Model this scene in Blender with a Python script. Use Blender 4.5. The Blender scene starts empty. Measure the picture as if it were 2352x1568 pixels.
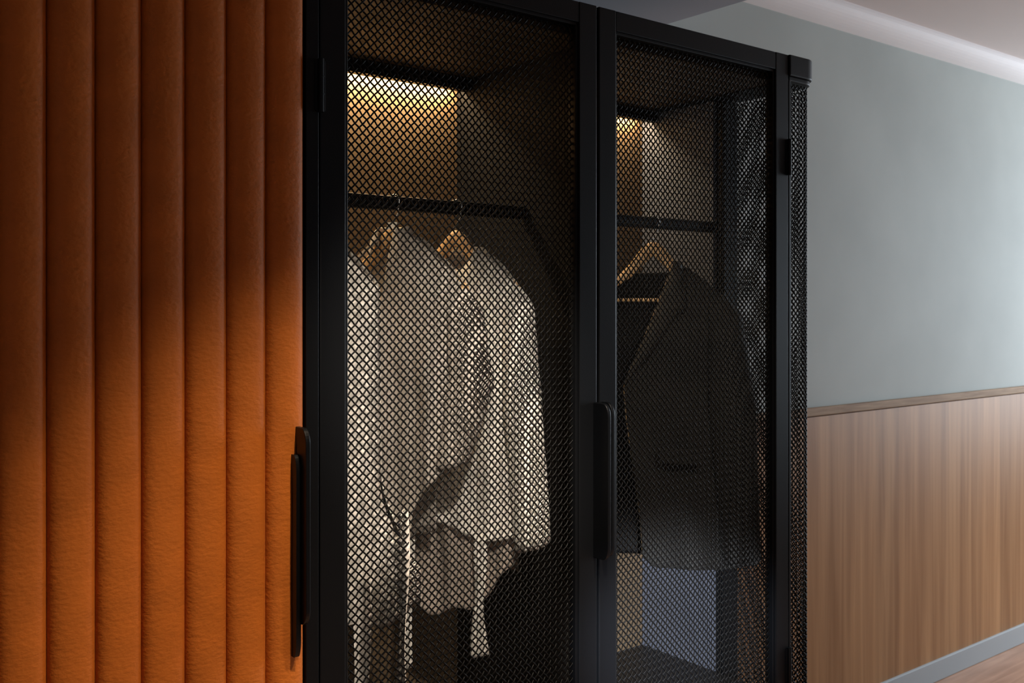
import bpy, bmesh, math, random
import numpy as np
from mathutils import Vector, Matrix
random.seed(4)
S = bpy.context.scene
COL = S.collection
PI = math.pi
FY = 1.42            # camera distance to the wardrobe front plane (Y = 0)
CAMZ = 1.43

# ------------------------------------------------------------ materials
def mat(name, color, rough=.5, metal=0.0, bump=0.0, bscale=50, spread=None, stretch=(1,1,1), cvar=0.0, cscale=None, sheen=0, spec=None):
    m = bpy.data.materials.new(name); m.use_nodes = True
    nt = m.node_tree; b = nt.nodes['Principled BSDF']
    b.inputs['Base Color'].default_value = (*color, 1)
    b.inputs['Roughness'].default_value = rough
    b.inputs['Metallic'].default_value = metal
    if sheen: b.inputs['Sheen Weight'].default_value = sheen
    if spec is not None: b.inputs['Specular IOR Level'].default_value = spec
    tc = nt.nodes.new('ShaderNodeTexCoord'); mp = nt.nodes.new('ShaderNodeMapping')
    mp.inputs['Scale'].default_value = stretch
    nt.links.new(tc.outputs['Object'], mp.inputs['Vector'])
    if bump:
        n = nt.nodes.new('ShaderNodeTexNoise'); n.inputs['Scale'].default_value = bscale; n.inputs['Detail'].default_value = 6
        nt.links.new(mp.outputs['Vector'], n.inputs['Vector'])
        bp = nt.nodes.new('ShaderNodeBump'); bp.inputs['Strength'].default_value = bump; bp.inputs['Distance'].default_value = .004
        nt.links.new(n.outputs['Fac'], bp.inputs['Height']); nt.links.new(bp.outputs['Normal'], b.inputs['Normal'])
    if cvar:
        n = nt.nodes.new('ShaderNodeTexNoise'); n.inputs['Scale'].default_value = cscale or bscale; n.inputs['Detail'].default_value = 4
        nt.links.new(mp.outputs['Vector'], n.inputs['Vector'])
        r = nt.nodes.new('ShaderNodeValToRGB')
        r.color_ramp.elements[0].position = .32; r.color_ramp.elements[1].position = .68
        r.color_ramp.elements[0].color = (*[c*(1-cvar) for c in color], 1)
        r.color_ramp.elements[1].color = (*[min(1, c*(1+cvar)) for c in color], 1)
        nt.links.new(n.outputs['Fac'], r.inputs['Fac']); nt.links.new(r.outputs['Color'], b.inputs['Base Color'])
    return m

M = {}
M['black'] = mat('black_powder_coat', (.004,.0045,.0055), .42, .0, .05, 400, spec=.16)
M['black_gloss'] = mat('black_satin_handle', (.003,.0035,.0045), .36, 0, spec=.22)
M['wire'] = mat('black_wire', (.002,.002,.002), .42, 0, spec=.13)
M['leather'] = mat('orange_leather', (.45,.122,.014), .58, 0, .28, 120, stretch=(1,1,1.5), cvar=.08, cscale=14, spec=.26)
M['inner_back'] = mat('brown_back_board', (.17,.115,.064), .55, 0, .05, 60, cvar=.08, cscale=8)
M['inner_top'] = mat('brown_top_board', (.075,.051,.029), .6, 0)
M['inner_dark'] = mat('dark_board', (.008,.008,.009), .5, 0, .03, 60)
M['inner_side'] = mat('dark_grey_partition', (.005,.0048,.005), .6, 0, .03, 60, spec=.15)
M['side_grey'] = mat('blue_grey_board', (.115,.128,.165), .5, 0, .03, 60)
M['chrome'] = mat('chrome', (.75,.75,.76), .2, 1)
M['hanger'] = mat('hanger_wood', (.76,.50,.25), .4, 0, .1, 30, stretch=(1,8,8), cvar=.15, cscale=12)
M['white_weave'] = mat('white_boucle', (.88,.85,.79), .85, 0, .9, 160, cvar=.14, cscale=130, sheen=.3)
M['grey_linen'] = mat('grey_linen', (.53,.48,.425), .85, 0, .4, 300, cvar=.08, cscale=300, sheen=.2)
M['taupe'] = mat('taupe_cotton', (.44,.375,.32), .85, 0, .3, 250, cvar=.06, cscale=200)
M['charcoal'] = mat('charcoal_wool', (.021,.020,.0175), .8, 0, .4, 300, cvar=.15, cscale=250, sheen=.04)
M['lapel'] = mat('charcoal_lapel', (.036,.033,.028), .75, 0, .3, 300, sheen=.05)
M['lapel_edge'] = mat('tan_edge_light', (.34,.23,.12), .7)  # tan colour painted in for light along the blazer's front edge
M['lining'] = mat('black_lining', (.003,.003,.003), .6, spec=.2)
M['wall'] = mat('grey_plaster', (.41,.432,.405), .75, 0, .16, 5, cvar=.08, cscale=2.0)
M['ceiling'] = mat('ceiling_paint', (.66,.58,.55), .8)
M['cornice'] = mat('cornice_paint', (.90,.85,.84), .7)
M['bulkhead'] = mat('bulkhead_paint', (.45,.46,.51), .7)
M['baseboard'] = mat('baseboard_paint', (.40,.44,.46), .5)
M['label'] = mat('white_label', (.8,.8,.78), .6)

def gingham():
    m = bpy.data.materials.new('checked_cotton'); m.use_nodes = True
    nt = m.node_tree; b = nt.nodes['Principled BSDF']; b.inputs['Roughness'].default_value = .85
    tc = nt.nodes.new('ShaderNodeTexCoord'); vo = nt.nodes.new('ShaderNodeTexVoronoi')
    vo.inputs['Scale'].default_value = 75
    nt.links.new(tc.outputs['Object'], vo.inputs['Vector'])
    r = nt.nodes.new('ShaderNodeValToRGB'); r.color_ramp.elements[0].position = .25; r.color_ramp.elements[1].position = .6
    r.color_ramp.elements[0].color = (.80,.75,.69,1); r.color_ramp.elements[1].color = (.48,.45,.41,1)
    nt.links.new(vo.outputs['Distance'], r.inputs['Fac']); nt.links.new(r.outputs['Color'], b.inputs['Base Color'])
    return m
M['checked'] = gingham()

def wood(name, c1, c2, rough, scale, stretch, plank=None, spec=.5):
    m = bpy.data.materials.new(name); m.use_nodes = True
    nt = m.node_tree; b = nt.nodes['Principled BSDF']; b.inputs['Roughness'].default_value = rough; b.inputs['Specular IOR Level'].default_value = spec
    tc = nt.nodes.new('ShaderNodeTexCoord'); mp = nt.nodes.new('ShaderNodeMapping'); mp.inputs['Scale'].default_value = stretch
    nt.links.new(tc.outputs['Object'], mp.inputs['Vector'])
    n = nt.nodes.new('ShaderNodeTexNoise'); n.inputs['Scale'].default_value = scale; n.inputs['Detail'].default_value = 8; n.inputs['Distortion'].default_value = .6
    nt.links.new(mp.outputs['Vector'], n.inputs['Vector'])
    r = nt.nodes.new('ShaderNodeValToRGB'); r.color_ramp.elements[0].position = .3; r.color_ramp.elements[1].position = .72
    r.color_ramp.elements[0].color = (*c1,1); r.color_ramp.elements[1].color = (*c2,1)
    nt.links.new(n.outputs['Fac'], r.inputs['Fac'])
    out = r.outputs['Color']
    if plank:
        mp2 = nt.nodes.new('ShaderNodeMapping'); mp2.inputs['Scale'].default_value = plank
        nt.links.new(tc.outputs['Object'], mp2.inputs['Vector'])
        sn = nt.nodes.new('ShaderNodeVectorMath'); sn.operation = 'FLOOR'
        nt.links.new(mp2.outputs['Vector'], sn.inputs[0])
        wn = nt.nodes.new('ShaderNodeTexWhiteNoise'); nt.links.new(sn.outputs[0], wn.inputs['Vector'])
        mr = nt.nodes.new('ShaderNodeMapRange'); mr.inputs['To Min'].default_value = .90; mr.inputs['To Max'].default_value = 1.07
        nt.links.new(wn.outputs['Value'], mr.inputs['Value'])
        vm = nt.nodes.new('ShaderNodeVectorMath'); vm.operation = 'SCALE'
        nt.links.new(out, vm.inputs[0]); nt.links.new(mr.outputs['Result'], vm.inputs['Scale'])
        out = vm.outputs[0]
    nt.links.new(out, b.inputs['Base Color'])
    return m
M['veneer'] = wood('wood_veneer', (.30,.138,.052), (.49,.262,.118), .5, 2.8, (9,1,.32), (6.5,0,0), .25)
M['veneer_cap'] = wood('wood_cap', (.26,.16,.095), (.41,.28,.175), .65, 8, (.8,4,14), None, .15)
M['floor'] = wood('floor_wood', (.38,.20,.12), (.56,.32,.21), .4, 4, (.8,9,1), (0,7,0))

# ------------------------------------------------------------ helpers
def link(name, bm, m, parent=None, smooth=False, mods=()):
    me = bpy.data.meshes.new(name); bm.to_mesh(me); bm.free()
    o = bpy.data.objects.new(name, me); COL.objects.link(o)
    me.materials.append(m)
    if smooth:
        for p in me.polygons: p.use_smooth = True
    if parent: o.parent = parent
    return o
def box(bm, x0, x1, y0, y1, z0, z1, bev=0.0, seg=2):
    r = bmesh.ops.create_cube(bm, size=1)
    vs = r['verts']
    for v in vs:
        v.co = Vector(((x0+x1)/2 + v.co.x*(x1-x0), (y0+y1)/2 + v.co.y*(y1-y0), (z0+z1)/2 + v.co.z*(z1-z0)))
    if bev:
        es = list({e for v in vs for e in v.link_edges})
        bmesh.ops.bevel(bm, geom=es, offset=bev, segments=seg, affect='EDGES', profile=.5)
def boxes(name, lst, m, parent=None, bev=0.0):
    bm = bmesh.new()
    for b in lst: box(bm, *b, bev=bev)
    return link(name, bm, m, parent)
def prism(bm, pts, axis, d0, d1):
    """extrude closed 2d outline along axis"""
    def P(a, b, d):
        return {'z': (a,b,d), 'x': (d,a,b), 'y': (a,d,b)}[axis]
    lo = [bm.verts.new(P(a,b,d0)) for a,b in pts]; hi = [bm.verts.new(P(a,b,d1)) for a,b in pts]
    n = len(pts)
    bm.faces.new(lo[::-1]); bm.faces.new(hi)
    for i in range(n): bm.faces.new((lo[i], lo[(i+1)%n], hi[(i+1)%n], hi[i]))
    bmesh.ops.recalc_face_normals(bm, faces=bm.faces[:])
def tube(bm, pts, r, n=8):
    pts = [Vector(p) for p in pts]; rings = []
    up = Vector((.13,.97,.21))
    for i, p in enumerate(pts):
        t = (pts[min(i+1,len(pts)-1)] - pts[max(i-1,0)]).normalized()
        a = t.cross(up).normalized(); b = t.cross(a)
        rr = r[i] if isinstance(r, (list, tuple)) else r
        rings.append([bm.verts.new(p + (a*math.cos(2*PI*k/n) + b*math.sin(2*PI*k/n))*rr) for k in range(n)])
    for A, B in zip(rings, rings[1:]):
        for k in range(n): bm.faces.new((A[k], A[(k+1)%n], B[(k+1)%n], B[k]))
    bm.faces.new(rings[0][::-1]); bm.faces.new(rings[-1])
def empty(name, loc=(0,0,0), rz=0):
    o = bpy.data.objects.new(name, None); COL.objects.link(o); o.location = loc; o.rotation_euler = (0,0,rz); o.empty_display_size = .05
    return o
def tag(o, label=None, cat=None, group=None, kind=None):
    if label: o['label'] = label
    if cat: o['category'] = cat
    if group: o['group'] = group
    if kind: o['kind'] = kind
    return o
def struct(o): o['kind'] = 'structure'; return o

# ------------------------------------------------------------ room
WY = .589
bm = bmesh.new(); box(bm, -2.5, 7, WY, WY+.1, 0, 2.6); struct(link('wall_back', bm, M['wall']))
bm = bmesh.new(); box(bm, -2.5, 7, -4, WY, -.1, 0); struct(link('floor', bm, M['floor']))
bm = bmesh.new(); box(bm, -2.5, 7, -4, WY+.1, 2.445, 2.55); struct(link('ceiling', bm, M['ceiling']))
# plain cornice along the wall
bm = bmesh.new()
cor = [(WY,2.392),(WY-.02,2.392)] + [(WY-.02-.085*math.sin(a*PI/16), 2.436-.044*math.cos(a*PI/16)) for a in range(1,9)] + [(WY-.105,2.446),(WY,2.446)]
prism(bm, cor, 'x', 2.134, 7)
struct(link('trim_1', bm, M['cornice'], None, False))
bm = bmesh.new(); box(bm, -2.5, 2.133, -.08, WY, 2.25, 2.445); struct(link('trim_2', bm, M['bulkhead']))
bm = bmesh.new(); box(bm, 2.06, 7, WY-.012, WY, .08, 1.064); struct(link('trim_3', bm, M['veneer']))
bm = bmesh.new(); box(bm, 2.06, 7, WY-.018, WY, 1.067, 1.095, .003); struct(link('trim_4', bm, M['veneer_cap']))
bm = bmesh.new(); box(bm, 2.06, 7, WY-.022, WY, 0, .08, .003); struct(link('baseboard_right', bm, M['baseboard']))

# ------------------------------------------------------------ leather panel
lp = empty('leather_panel', (.30, .02, 0))
tag(lp, 'orange leather panel in padded vertical channels left of the black mesh wardrobe', 'wall panel')
CW = .0622; X0L = .707 - CW*10
def L(o, parent): # place world-built part below parent empty without offset
    o.parent = parent; o.matrix_parent_inverse = Matrix.Translation(-Vector(parent.location)) if parent.rotation_euler.z == 0 else parent.matrix_basis.inverted()
    return o
def channel(x0):
    bm = bmesh.new(); n = 32; prof = []
    for i in range(n+1):
        s = -math.cos(PI*i/n)
        prof.append((x0 + CW*(s*.5+.5), .011 - .013*(1-abs(s)**5)**.55 - .0055*(1-s*s), s))
    nz = 60; rows = []
    for j in range(nz+1):
        z = .01 + 2.235*j/nz
        rows.append([bm.verts.new((x, y + .0005*math.sin(z*31+x0*90)*(1-s*s), z)) for i, (x, y, s) in enumerate(prof)])
    for A, B in zip(rows, rows[1:]):
        for i in range(n): bm.faces.new((A[i], A[i+1], B[i+1], B[i]))
    o = link('leather_channel', bm, M['leather'], None, True)
    return L(o, lp)
for k in range(10): channel(X0L + k*CW)
L(boxes('backing_board', [(X0L-.004, .7075, .0125, .04, 0, 2.249)], M['inner_dark']), lp)

def pull_outline(y0, y1, z0, z1, r, n=8):
    pts = [(y1, z0)]
    for i in range(n+1):
        a = PI*1.5 - (PI/2)*i/n
        pts.append((y0 + r + r*math.cos(a), z0 + r*1.6 + r*1.6*math.sin(a)))
    for i in range(n+1):
        a = PI - (PI/2)*i/n
        pts.append((y0 + r + r*math.cos(a), z1 - r*1.6 + r*1.6*math.sin(a)))
    pts.append((y1, z1))
    return pts
def pull(name, x, depth, sgn, z0=.946, z1=1.247, ybase=0.0):
    bm = bmesh.new()
    prism(bm, pull_outline(-depth, ybase, z0, z1, .016), 'x', x-.004, x+.004)
    o = link(name, bm, M['black_gloss'])
    m = o.modifiers.new('b', 'BEVEL'); m.width = .0015; m.segments = 2; m.limit_method = 'ANGLE'
    return o
h = L(pull('handle', .692, .042, -1), lp)
bm = bmesh.new(); prism(bm, [(a*.5-.002, b) for a, b in pull_outline(-.045, .02, .895, 1.205, .018)], 'x', .6805, .6885)
L(link('handle_plate', bm, M['black_gloss']), lp)

# ------------------------------------------------------------ wardrobe
DX0, DXM, DX1 = .733, 1.3315, 1.935
ZT, ZB = 2.018, .05
wd = empty('wardrobe', (1.36, .25, 0))
tag(wd, 'tall black metal framed wardrobe with two woven wire mesh doors and rounded corner', 'wardrobe')
W = lambda o: L(o, wd)
W(boxes('side_panel', [(.709,.731, 0,.58, 0,2.022)], M['black'], bev=.001))
W(boxes('side_panel', [(1.965,2.03, .25,.58, .03,1.955)], M['side_grey'], bev=.001))
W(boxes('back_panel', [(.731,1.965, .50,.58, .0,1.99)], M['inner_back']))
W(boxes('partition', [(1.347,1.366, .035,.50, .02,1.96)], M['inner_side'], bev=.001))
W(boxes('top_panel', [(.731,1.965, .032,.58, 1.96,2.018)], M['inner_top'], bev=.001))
W(boxes('shelf', [(.731,1.347, .05,.50, .485,.51), (1.366,1.965, .05,.50, .485,.51)], M['inner_dark'], bev=.001))
W(boxes('plinth', [(.731,1.965, .032,.56, 0,.05)], M['black'], bev=.001))
W(boxes('drawer_front', [(.735,1.343, .055,.075, .06,.48)], M['inner_dark'], bev=.002))
W(boxes('drawer_front', [(1.37,1.953, .055,.075, .06,.48)], M['inner_dark'], bev=.002))
W(boxes('corner_post', [(1.975,2.032, .225,.252, .03,1.955)], M['black'], bev=.003))
W(boxes('corner_post', [(1.9365,1.946, .0,.03, .02,1.96)], M['black'], bev=.002))
for a, b in ((.733,1.345),(1.368,1.963)):
    W(boxes('light_profile', [(a,b, .44,.466, 1.93,1.96)], M['black'], bev=.002))
    W(boxes('light_profile', [(a-.001,a+.042, .084,.092, .53,1.95), (a-.001,a+.004, .084,.112, .53,1.95)], M['black']))  # added upright baffle, its lip keeps the upright fill lamp off the wires
    r = W(boxes('clothes_rail', [(a-.002,b+.002, .2425,.2575, 1.620,1.648)], M['black'], bev=.004))

def corner_outline(x0, xs, y0, y1, r, n=12):
    pts = [(x0, y0)]
    for i in range(n+1):
        a = -PI/2 + (PI/2)*i/n
        pts.append((xs - r + r*math.cos(a), y0 + r + r*math.sin(a)))
    pts.append((xs, y1)); pts.append((x0, y1))
    return pts
XS = 2.040
bm = bmesh.new()
prism(bm, corner_outline(1.937, XS+.012, -.004, .58, .045), 'z', 1.970, 2.019)
prism(bm, corner_outline(1.938, XS+.007, .000, .575, .042), 'z', 1.958, 1.970)
o = W(link('corner_cap', bm, M['black'])); m = o.modifiers.new('b','BEVEL'); m.width = .003; m.segments = 3; m.limit_method = 'ANGLE'
bm = bmesh.new(); prism(bm, corner_outline(1.937, XS+.009, -.001, .575, .042), 'z', 0, .03)
W(link('corner_base', bm, M['black']))

# woven wire screen ------------------------------------------
PD = .0143; RW = .00145; NS = 6
def weave(name, Wd, Ht, mapf):
    V = []; F = []; base = 0
    for d in (0, 1):
        kmin = int(-Ht/PD)-1 if d == 0 else 0
        kmax = int(Wd/PD)+1 if d == 0 else int((Wd+Ht)/PD)+1
        for k in range(kmin, kmax+1):
            js = np.arange(-2*int((Wd+Ht)/PD)-4, 2*int((Wd+Ht)/PD)+5)/2.0
            if d == 0: p = (k+js)*PD/2; q = (js-k)*PD/2; off = np.cos(PI*(k+js))
            else:      p = (js+k)*PD/2; q = (k-js)*PD/2; off = -np.cos(PI*(js+k))
            ok = (p >= -1e-6) & (p <= Wd+1e-6) & (q >= -1e-6) & (q <= Ht+1e-6)
            p, q, off = p[ok], q[ok], off[ok]
            if len(p) < 2: continue
            P, N = mapf(p, q)
            P = P + N*(off*RW*.95)[:,None]
            T = np.gradient(P, axis=0); T /= np.linalg.norm(T, axis=1)[:,None]
            B = np.cross(T, N); B /= np.linalg.norm(B, axis=1)[:,None]; N2 = np.cross(B, T)
            th = np.arange(NS)*2*PI/NS
            ring = P[:,None,:] + RW*(np.cos(th)[None,:,None]*N2[:,None,:] + np.sin(th)[None,:,None]*B[:,None,:])
            n = len(P); V.append(ring.reshape(-1,3))
            i = np.arange(n-1)[:,None]*NS; c = np.arange(NS)[None,:]; c2 = (c+1) % NS
            F.append((np.stack([i+c, i+c2, i+NS+c2, i+NS+c], -1) + base).reshape(-1,4)); base += n*NS
    V = np.concatenate(V); F = np.concatenate(F)
    me = bpy.data.meshes.new(name)
    me.vertices.add(len(V)); me.vertices.foreach_set('co', V.astype(np.float32).ravel())
    me.loops.add(F.size); me.loops.foreach_set('vertex_index', F.astype(np.int32).ravel())
    me.polygons.add(len(F)); me.polygons.foreach_set('loop_start', (np.arange(len(F))*4).astype(np.int32))
    me.polygons.foreach_set('use_smooth', np.ones(len(F), dtype=bool))
    me.update(calc_edges=True); me.validate()
    me.materials.append(M['wire'])
    o = bpy.data.objects.new(name, me); COL.objects.link(o)
    return o
SW, SH = .512, 1.885
def flat(x0, y, z0):
    def f(p, q):
        n = len(p); P = np.stack([x0+p, np.full(n, y), z0+q], 1); N = np.tile(np.array([0,-1.,0]), (n,1)); return P, N
    return f
screen0 = weave('mesh_screen', SW, SH, flat(-SW/2, 0, 0))

def door(x0, x1, hinge_left):
    st = .046
    bm = bmesh.new()
    box(bm, x0, x0+st, 0, .028, ZB, ZT, .002); box(bm, x1-st, x1, 0, .028, ZB, ZT, .002)
    box(bm, x0+st, x1-st, .0005, .0275, ZT-.040, ZT-.0005, .0015); box(bm, x0+st, x1-st, .0005, .0275, ZB, ZB+.04, .0015)
    s = st; b = .006
    box(bm, x0+s-.004, x0+s+b, .004, .024, ZB+.04, ZT-.04, .0015); box(bm, x1-s-b, x1-s+.004, .004, .024, ZB+.04, ZT-.04, .0015)
    box(bm, x0+s, x1-s, .004, .024, ZT-.046, ZT-.038, .0015); box(bm, x0+s, x1-s, .004, .024, ZB+.038, ZB+.046, .0015)
    d = W(link('door', bm, M['black']))
    sc = screen0 if hinge_left else screen0.copy()
    if not hinge_left: COL.objects.link(sc)
    sc.parent = d; sc.location = ((x0+x1)/2, .014, ZB+.037)
    hx = x1-.006 if hinge_left else x0+.010
    hd = pull('handle', hx, .042 if hinge_left else .030, -1 if hinge_left else 1); hd.parent = d
    for z in (1.78, .60, .20):
        x = x0 if hinge_left else x1
        bm = bmesh.new(); tube(bm, [(x, -.004, z-.042+i*.084) for i in range(2)], .0046, 12)
        for q in (-.014, .014): tube(bm, [(x, -.004, z+q-.001), (x, -.004, z+q+.001)], .0051, 12)
        box(bm, x-.009, x+.009, -.002, .001, z-.04, z+.04, .0006)
        hg = link('hinge', bm, M['black'], d)
    return d
door(DX0, 1.3285, True); door(1.3345, DX1, False)

R = .040; xs = XS; xa = 1.943; y0 = .006
L1 = xs-R-xa; LA = R*PI/2; L2 = .24-(y0+R)
def wrap(p, q):
    n = len(p); P = np.zeros((n,3)); N = np.zeros((n,3)); P[:,2] = .03+q
    for i, s in enumerate(p):
        if s < L1: P[i,:2] = (xa+s, y0); N[i] = (0,-1,0)
        elif s < L1+LA:
            a = (s-L1)/R - PI/2; P[i,:2] = (xs-R+R*math.cos(a), y0+R+R*math.sin(a)); N[i] = (math.cos(a), math.sin(a), 0)
        else: P[i,:2] = (xs, y0+R+s-L1-LA); N[i] = (1,0,0)
    return P, N
W(weave('side_screen', L1+LA+L2, 1.925, wrap))

# ------------------------------------------------------------ hangers and clothes
ZH = 1.589   # top of the wooden hanger
def place(name, x, alpha, y=.25, z=ZH):
    return empty(name, (x, y, z), math.radians(alpha-90))
def hanger(x, alpha, label, half=.205, bar=True, drop=.125):
    t = place('coat_hanger', x, alpha)
    tag(t, label, 'hanger', 'wooden hangers on the rail')
    bm = bmesh.new(); rows = []
    n = 60
    def zc(w): return -.016 - .038*(1-math.exp(-(w/.042)**2)) - (drop-.054)*(abs(w)/half)**1.2
    for i in range(n+1):
        s = -1+2*i/n; w = s*half; A = abs(s)
        e = .001; tx, tz = 2*e, zc(w+e)-zc(w-e); l = math.hypot(tx, tz); nx, nz = -tz/l, tx/l
        hh = .0135 - .004*A + .003*math.exp(-(A/.25)**2); th = .0065 + .003*A
        if A > .97: hh *= .55; th *= .6
        rows.append([bm.verts.new((w + nx*hh*math.sin(2*PI*k/12), th*math.cos(2*PI*k/12), zc(w) + nz*hh*math.sin(2*PI*k/12))) for k in range(12)])
    for P, Q in zip(rows, rows[1:]):
        for k in range(12): bm.faces.new((P[k], P[(k+1)%12], Q[(k+1)%12], Q[k]))
    bm.faces.new(rows[0]); bm.faces.new(rows[-1][::-1]); bmesh.ops.recalc_face_normals(bm, faces=bm.faces[:])
    link('hanger_body', bm, M['hanger'], t, True)
    bm = bmesh.new(); pts = [(0,0,-.012), (0,0,.008), (.004,0,.016), (.012,0,.026)]
    cz = .0485
    for i in range(13):
        a = -.35 + (PI+.55)*i/12
        pts.append((.0155*math.cos(a), 0, cz + .0135*math.sin(a)))
    tube(bm, pts, .0015, 8); link('hook', bm, M['chrome'], t, True)
    if bar:
        bm = bmesh.new(); tube(bm, [(-half*.86,0,-.140),(half*.86,0,-.140)], .0045, 10)
        for s in (-1,1): tube(bm, [(s*half*.86,0,-.108),(s*half*.86,0,-.142)], .0035, 8)
        link('trouser_bar', bm, M['hanger'], t, True)
    return t

def sstep(t, a, b):
    t = max(0, min(1, (t-a)/(b-a))); return t*t*(3-2*t)
def cloth(name, m, parent, wl, wr, ztop, zhem, a, b, sgn, nu=46, nv=70, amp=.006, k=55, ph=0, thick=.0016, puff=.13, bias=0):
    bm = bmesh.new(); rows = []
    for j in range(nv+1):
        t = j/nv; row = []
        for i in range(nu+1):
            s = i/nu; w = wl(t)*(1-s) + wr(t)*s
            zt = ztop(w); z = zt + (zhem(w)-zt)*t
            A = a(t); q = max(0, 1-(w/A)**2)
            v = sgn*b(t)*math.sqrt(q)*min(1, (t+.03)/puff)**.5
            f = amp*sstep(t,.05,.6)*(math.sin(w*k+ph+1.3*math.sin(z*5+ph)) + .45*math.sin(w*k*2.1+ph*2+z*4)) * min(1, q*3)
            f += .0022*math.sin(z*38+w*21+ph)*sstep(t,.05,.3)
            row.append(bm.verts.new((w, v+f+bias, z)))
        rows.append(row)
    for P, Q in zip(rows, rows[1:]):
        for i in range(nu): bm.faces.new((P[i], P[i+1], Q[i+1], Q[i]))
    o = link(name, bm, m, parent, True)
    md = o.modifiers.new('s','SOLIDIFY'); md.thickness = thick; md.offset = 0
    return o
def sleeve(m, parent, path, rw, rv, ph=0, n=20, wr=1.0, slant=0):
    bm = bmesh.new(); rows = []; N = 44
    K = len(path)-1
    for j in range(N+1):
        t = j/N; f = t*K; i = min(int(f), K-1); u = f-i; u = u*u*(3-2*u) if K > 1 else u
        c = Vector(path[i]).lerp(Vector(path[i+1]), f-i); a = rw[i]+(rw[i+1]-rw[i])*u; b = rv[i]+(rv[i+1]-rv[i])*u
        row = []
        for k in range(n):
            th = 2*PI*k/n
            wr_ = 1 + wr*(.05*math.sin(3*th+ph+t*7)*t + .035*math.sin(t*30+2*math.sin(th+ph))*sstep(t,.1,.5))
            row.append(bm.verts.new((c.x + a*wr_*math.cos(th), c.y + b*wr_*math.sin(th), c.z + .005*math.sin(th*2+ph)*t + slant*math.cos(th)*sstep(t,.7,1))))
        rows.append(row)
    for P, Q in zip(rows, rows[1:]):
        for k in range(n): bm.faces.new((P[k], P[(k+1)%n], Q[(k+1)%n], Q[k]))
    bm.faces.new(rows[0][::-1])
    o = link('sleeve', bm, m, parent, True)
    md = o.modifiers.new('s','SOLIDIFY'); md.thickness = .002
    return o
def tie(m, parent, w, v, z0, z1, width, ph=0):
    bm = bmesh.new(); rows = []; n = 30
    for j in range(n+1):
        t = j/n; z = z0+(z1-z0)*t; c = w + .006*math.sin(t*4+ph)*t; wd_ = width*(.72+.28*t)
        tw = .35*math.sin(t*5+ph)
        rows.append([bm.verts.new((c + wd_*s*math.cos(tw), v + wd_*s*math.sin(tw)*.6 + .003*math.cos(s*9+t*8), z + .012*s*t)) for s in (-.5,-.25,0,.25,.5)])
    for P, Q in zip(rows, rows[1:]):
        for i in range(4): bm.faces.new((P[i], P[i+1], Q[i+1], Q[i]))
    o = link('tie', bm, m, parent, True)
    md = o.modifiers.new('s','SOLIDIFY'); md.thickness = .0015
    return o
def collar(m, parent, rn, drop, zc, spread=.02, gap=.25, b=.03, hgt=.028):
    bm = bmesh.new(); rows = []; n = 40
    for i in range(n+1):
        u = i/n; th = -PI/2 + gap + (2*PI-2*gap)*u
        cw, sv = math.cos(th), math.sin(th)
        front = max(0, -sv)
        z0 = zc - drop*front**2
        rows.append([bm.verts.new((rn*cw, b*sv, z0)), bm.verts.new((rn*.92*cw, b*.9*sv, z0+hgt*.8)), bm.verts.new((rn*.98*cw, b*1.0*sv, z0+hgt)),
                     bm.verts.new(((rn+spread*.6)*cw, (b+.01)*sv-.002, z0+hgt*.45)), bm.verts.new(((rn+spread)*cw, (b+.014)*sv-.004, z0-.012-.014*front))])
    for P, Q in zip(rows, rows[1:]):
        for k in range(4): bm.faces.new((P[k], P[k+1], Q[k+1], Q[k]))
    o = link('collar', bm, m, parent, True)
    md = o.modifiers.new('s','SOLIDIFY'); md.thickness = .0018
    return o
def shoulder(neck, half, z0, z1, dip=0.0):
    def f(w):
        A = abs(w)
        if A < neck: return z0 - dip*math.sqrt(max(0, 1-(A/neck)**2))
        u = (A-neck)/(half-neck); return z0 + (z1-z0)*(.8*u+.2*u*u*u) if u <= 1 else z1 - (u-1)*.05
    return f

# A: checked blouse at the far left, tie ends
gA = place('blouse', .85, 20); tag(gA, 'pale checked blouse with hanging tie end nearest the left door frame', 'blouse')
hanger(.85, 20, 'wooden hanger of the pale checked blouse, nearest the left door frame', half=.14)
sh = shoulder(.06, .155, -.045, -.125)
aA = lambda t: .155+.005*t+.085*sstep(t,.58,.92)
hemA = lambda w: -.69-.05*math.cos((w-.08)*14)-.02*math.sin(w*38)
cloth('body', M['checked'], gA, lambda t: -aA(t), lambda t: aA(t), shoulder(.06,.155,-.045,-.125,.06), hemA, aA, lambda t: .028+.03*t, -1, amp=.010, k=48, ph=1)
cloth('back', M['checked'], gA, lambda t: -aA(t), lambda t: aA(t), sh, lambda w: -.68, aA, lambda t: .028+.02*t, 1, amp=.007, k=44, ph=2)
collar(M['checked'], gA, .062, .05, -.045)
tie(M['checked'], gA, .165, -.060, -.62, -.90, .042, .4)
tie(M['checked'], gA, .232, -.03, -.50, -.88, .026, 1.9)

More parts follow.
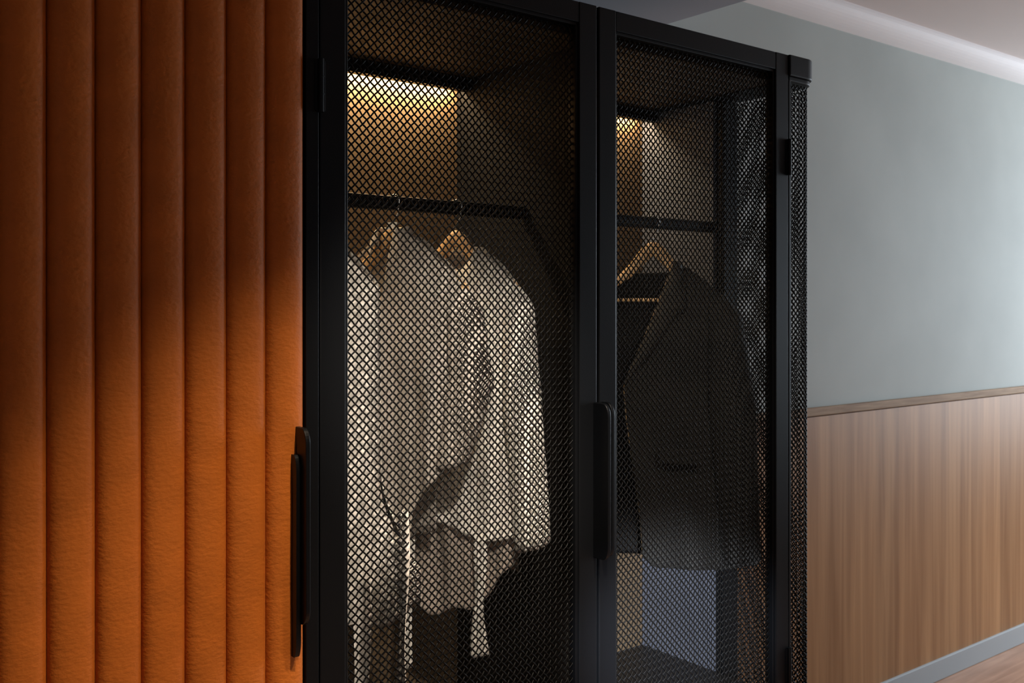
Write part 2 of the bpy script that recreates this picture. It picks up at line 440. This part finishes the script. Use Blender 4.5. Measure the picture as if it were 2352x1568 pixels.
# B: grey linen shirt
gB = place('shirt', 1.02, 20); tag(gB, 'grey beige collared shirt hanging between the checked blouse and the white jacket', 'shirt')
hanger(1.02, 20, 'wooden hanger inside the grey beige shirt', half=.175)
sh = shoulder(.035, .19, -.006, -.140)
aB = lambda t: .19-.02*sstep(t,0,.3)
wrB = lambda t: aB(t)-.095*sstep(t,.60,.90)
cloth('front_panel', M['grey_linen'], gB, lambda t: .014*(1-t)-.05*sstep(t,.05,.5), wrB, sh, lambda w: -.61+.012*math.sin(w*40), aB, lambda t: .03+.014*t, -1, amp=.011, k=48, ph=.5)
cloth('front_panel', M['grey_linen'], gB, lambda t: -aB(t), lambda t: -.125+.100*sstep(t,.02,.45), sh, lambda w: -.60, aB, lambda t: .028+.012*t, -1, amp=.010, k=44, ph=2.5, nu=30)
cloth('back_panel', M['grey_linen'], gB, lambda t: -aB(t), wrB, lambda w: sh(w)-.022*(1-min(1,abs(w)/.06)), lambda w: -.59, aB, lambda t: .03+.008*t, 1, amp=.005, k=42, ph=4)
collar(M['grey_linen'], gB, .036, .05, -.016, gap=.7, hgt=.016, spread=.014, b=.024)
for s, p in ((1,0),(-1,2)):
    sleeve(M['grey_linen'], gB, [(s*.160,0,-.132),(s*.172,0,-.172),(s*.188,-.004,-.30),(s*.145,-.012,-.455)], [.02,.034,.042,.036], [.018,.032,.034,.026], p, slant=.012)
boxes('size_label', [(-.012,.012,-.004,-.001,-.012,.008)], M['label'], gB)

# taupe blouse + white jacket on one hanger
hanger(1.169, 20, 'wooden hanger showing at the neck of the white woven jacket', half=.155)
gE = place('blouse', 1.169, 20); tag(gE, 'taupe blouse with two tie ends showing below the hem of the white jacket', 'blouse')
aE = lambda t: .125+.025*t
cloth('body', M['taupe'], gE, lambda t: -aE(t), aE, shoulder(.06,.125,-.05,-.10,.03), lambda w: -.770+4.2*(w+.01)**2+.010*math.sin(w*60), aE, lambda t: .022+.026*t, -1, amp=.007, k=50, ph=3)
cloth('back', M['taupe'], gE, lambda t: -aE(t), aE, shoulder(.06,.125,-.05,-.10), lambda w: -.68, aE, lambda t: .022+.012*t, 1, amp=.005, k=50, ph=1)
tie(M['white_weave'], gE, -.068, -.066, -.50, -.89, .026, .7)
tie(M['white_weave'], gE, .100, -.060, -.60, -.835, .036, 2.2)

gC = place('jacket', 1.169, 20); tag(gC, 'white woven short jacket with long sleeve, beside the dark partition', 'jacket')
sh = shoulder(.055, .165, -.035, -.130)
aC = lambda t: .165+.006*t
cloth('front_panel', M['white_weave'], gC, lambda t: -.02+.0*t, aC, shoulder(.055,.165,-.035,-.130,.05), lambda w: -.585-.025*math.sin(w*14), aC, lambda t: .036+.026*t, -1, amp=.008, k=42, ph=1.2)
cloth('front_panel', M['white_weave'], gC, lambda t: -aC(t), lambda t: -.018-.0*t, shoulder(.055,.165,-.035,-.130,.06), lambda w: -.60+.012*math.sin(w*25), aC, lambda t: .036+.026*t, -1, amp=.008, k=42, ph=2.2, nu=30)
cloth('back_panel', M['white_weave'], gC, lambda t: -aC(t), aC, sh, lambda w: -.575, aC, lambda t: .03+.02*t, 1, amp=.006, k=38, ph=.3)
for s, p in ((1,0),(-1,2)):
    sleeve(M['white_weave'], gC, [(s*.138,0,-.120),(s*.150,0,-.165),(s*.170,-.018,-.35),(s*.196,-.022,-.620)], [.02,.031,.036,.035], [.018,.030,.036,.026], p, wr=.5, slant=.014)

# D: charcoal blazer in the right compartment
XD, AD = 1.7465, 38
hanger(XD, AD, 'wooden hanger holding the dark blazer in the right compartment', half=.155, drop=.135)
gD = place('blazer', XD, AD); tag(gD, 'long charcoal blazer hanging open in the right compartment', 'blazer')
sh = shoulder(.050, .172, -.044, -.140)
aD = lambda t: .172+.045*t
def edge(t):
    a = .055 - .118*min(t,.44)/.44
    return a if t < .44 else -.063 + .045*sstep(t,.44,1.0)
hemD = lambda w: -.765+.05*(1-sstep(w,-.06,.02))
cloth('front_panel', M['charcoal'], gD, edge, aD, sh, hemD, aD, lambda t: .035+.035*t, -1, amp=.005, k=32, ph=.5)
cloth('front_panel', M['charcoal'], gD, lambda t: -aD(t), lambda t: -.085-.045*sstep(t,0,.5), sh, lambda w: -.75, aD, lambda t: .035+.03*t, -1, amp=.005, k=34, ph=2.5, nu=30)
cloth('back_panel', M['lining'], gD, lambda t: -aD(t), aD, lambda w: sh(w)-.03, lambda w: -.765, aD, lambda t: .035+.02*t, 1, amp=.004, k=36, ph=4)
for s, p in ((1,0),(-1,2)):
    sleeve(M['charcoal'], gD, [(s*.146,0,-.128),(s*.168,-.010,-.178),(s*.188,-.038,-.38),(s*.208,-.052,-.745)], [.022,.040,.050,.042], [.020,.036,.046,.036], p, wr=.5, slant=.01)
bm = bmesh.new(); bm2 = bmesh.new(); rows = []; ep = []
def fv(w, t):
    A = aD(t); return -(.035+.035*t)*math.sqrt(max(0,1-(w/A)**2))*min(1,(t+.03)/.13)**.5
for j in range(31):
    t = j/30*.44
    # widens to a pointed notch at a third of its length, then tapers to the button
    u = j/30
    wid = .014 + .055*u/.36 if u < .36 else (.052*(1-(u-.36)/.64) + .004)
    r = []
    for i in range(6):
        w = edge(t) + wid*i/5; z = sh(max(w,.0)) + (hemD(w)-sh(max(w,0)))*t
        r.append(bm.verts.new((w, fv(w,t) - .008 - .010*math.sin(i/5*PI), z)))
    rows.append(r)
for P, Q in zip(rows, rows[1:]):
    for i in range(5): bm.faces.new((P[i], P[i+1], Q[i+1], Q[i]))
lap = link('lapel', bm, M['lapel'], gD, True); md = lap.modifiers.new('s','SOLIDIFY'); md.thickness = .002
for j in range(1, 61):
    t = j/60; w = edge(t); ep.append(Vector((w, fv(w,t) - .008*(1-sstep(t,.4,.55)) - .001, sh(max(w,0)) + (hemD(w)-sh(max(w,0)))*t)))
tube(bm2, ep, .0014, 6); link('edge_light_line', bm2, M['lapel_edge'], gD, True)  # tan tube drawn in place of light catching the front edge
bm = bmesh.new()
box(bm, .02, .12, -.082, -.074, -.52, -.485, .003); link('pocket_flap', bm, M['charcoal'], gD)

# ------------------------------------------------------------ lights
def area(name, loc, target, sx, sy, power, color):
    l = bpy.data.lights.new(name, 'AREA'); l.shape = 'RECTANGLE'; l.size = sx; l.size_y = sy; l.energy = power; l.color = color
    o = bpy.data.objects.new(name, l); COL.objects.link(o); o.location = loc
    o.rotation_euler = (Vector(target)-Vector(loc)).to_track_quat('-Z','Y').to_euler()
    return o
def strip(x0, x1, p):
    l = bpy.data.lights.new('led_strip', 'AREA'); l.shape = 'RECTANGLE'; l.size = x1-x0; l.size_y = .022; l.energy = p; l.color = (1,.70,.40)
    o = bpy.data.objects.new('led_strip', l); COL.objects.link(o); o.location = ((x0+x1)/2, .480, 1.948)
strip(.74, 1.33, 6.5); strip(1.38, 1.94, 3.8)
area('fill_upright', (.7405,.102,1.24), (1.1,.30,1.24), .010, 1.36, .8, (1,.86,.70))  # added fill lamp hidden behind the stile, brightens the left clothes
area('fill_upright', (1.3755,.102,1.24), (1.8,.30,1.20), .010, 1.36, .7, (1,.86,.70))  # added fill lamp on the partition, lights the blazer from its left
def spot(loc, tgt, p, ang, blend, soft=.025, col=(1,.80,.58)):
    sp = bpy.data.lights.new('ceiling_or_fill_spot','SPOT'); sp.energy = p; sp.color = col; sp.spot_size = math.radians(ang); sp.spot_blend = blend; sp.shadow_soft_size = soft
    so = bpy.data.objects.new('ceiling_or_fill_spot', sp); COL.objects.link(so); so.location = loc
    so.rotation_euler = (Vector(tgt)-Vector(loc)).to_track_quat('-Z','Y').to_euler()
spot((.76,-.70,2.40), (.76,-.70,0), 115, 77, .5)
spot((1.15,-.75,2.40), (1.15,-.30,0), 140, 52, .6, .025, (1,.86,.70))  # added fill spot, brightens the lower part of the clothes
spot((.30,-1.45,2.40), (1.12,.20,1.14), 290, 19, .7, .05, (1,.88,.74))  # added narrow fill spot aimed at the pale clothes
spot((.85,-1.50,2.40), (1.70,.20,1.15), 85, 21, .8, .05, (1,.86,.70))  # added weaker fill spot to bring out the blazer
spot((-.6,-2.4,1.40), (1.95,.42,.62), 2200, 8.5, .6, .06, (.86,.91,1))  # added cool fill below ceiling height, brightens the lower right side panel
area('window_daylight', (6.2,-.55,1.5), (3.2,.5,1.35), 1.3, 1.6, 100, (.78,.895,1))
area('room_daylight', (-1.2,-3.6,1.7), (1.6,.3,1.0), 1.5, 1.5, 3, (.75,.85,1))
w = bpy.data.worlds.new('world'); S.world = w; w.use_nodes = True
w.node_tree.nodes['Background'].inputs[0].default_value = (.68,.71,.74,1); w.node_tree.nodes['Background'].inputs[1].default_value = .05

# ------------------------------------------------------------ camera
cd = bpy.data.cameras.new('camera'); co = bpy.data.objects.new('camera', cd); COL.objects.link(co)
cd.sensor_width = 36; cd.lens = 35.0; cd.shift_y = -77/2352
co.location = (0, -FY, CAMZ)
co.rotation_euler = (PI/2, 0, -math.atan2(.6187, .7857))
cd.dof.use_dof = True; cd.dof.focus_distance = 1.65; cd.dof.aperture_fstop = 11
cd.clip_start = .05
S.camera = co
S.view_settings.view_transform = 'Standard'
S.view_settings.look = 'None'
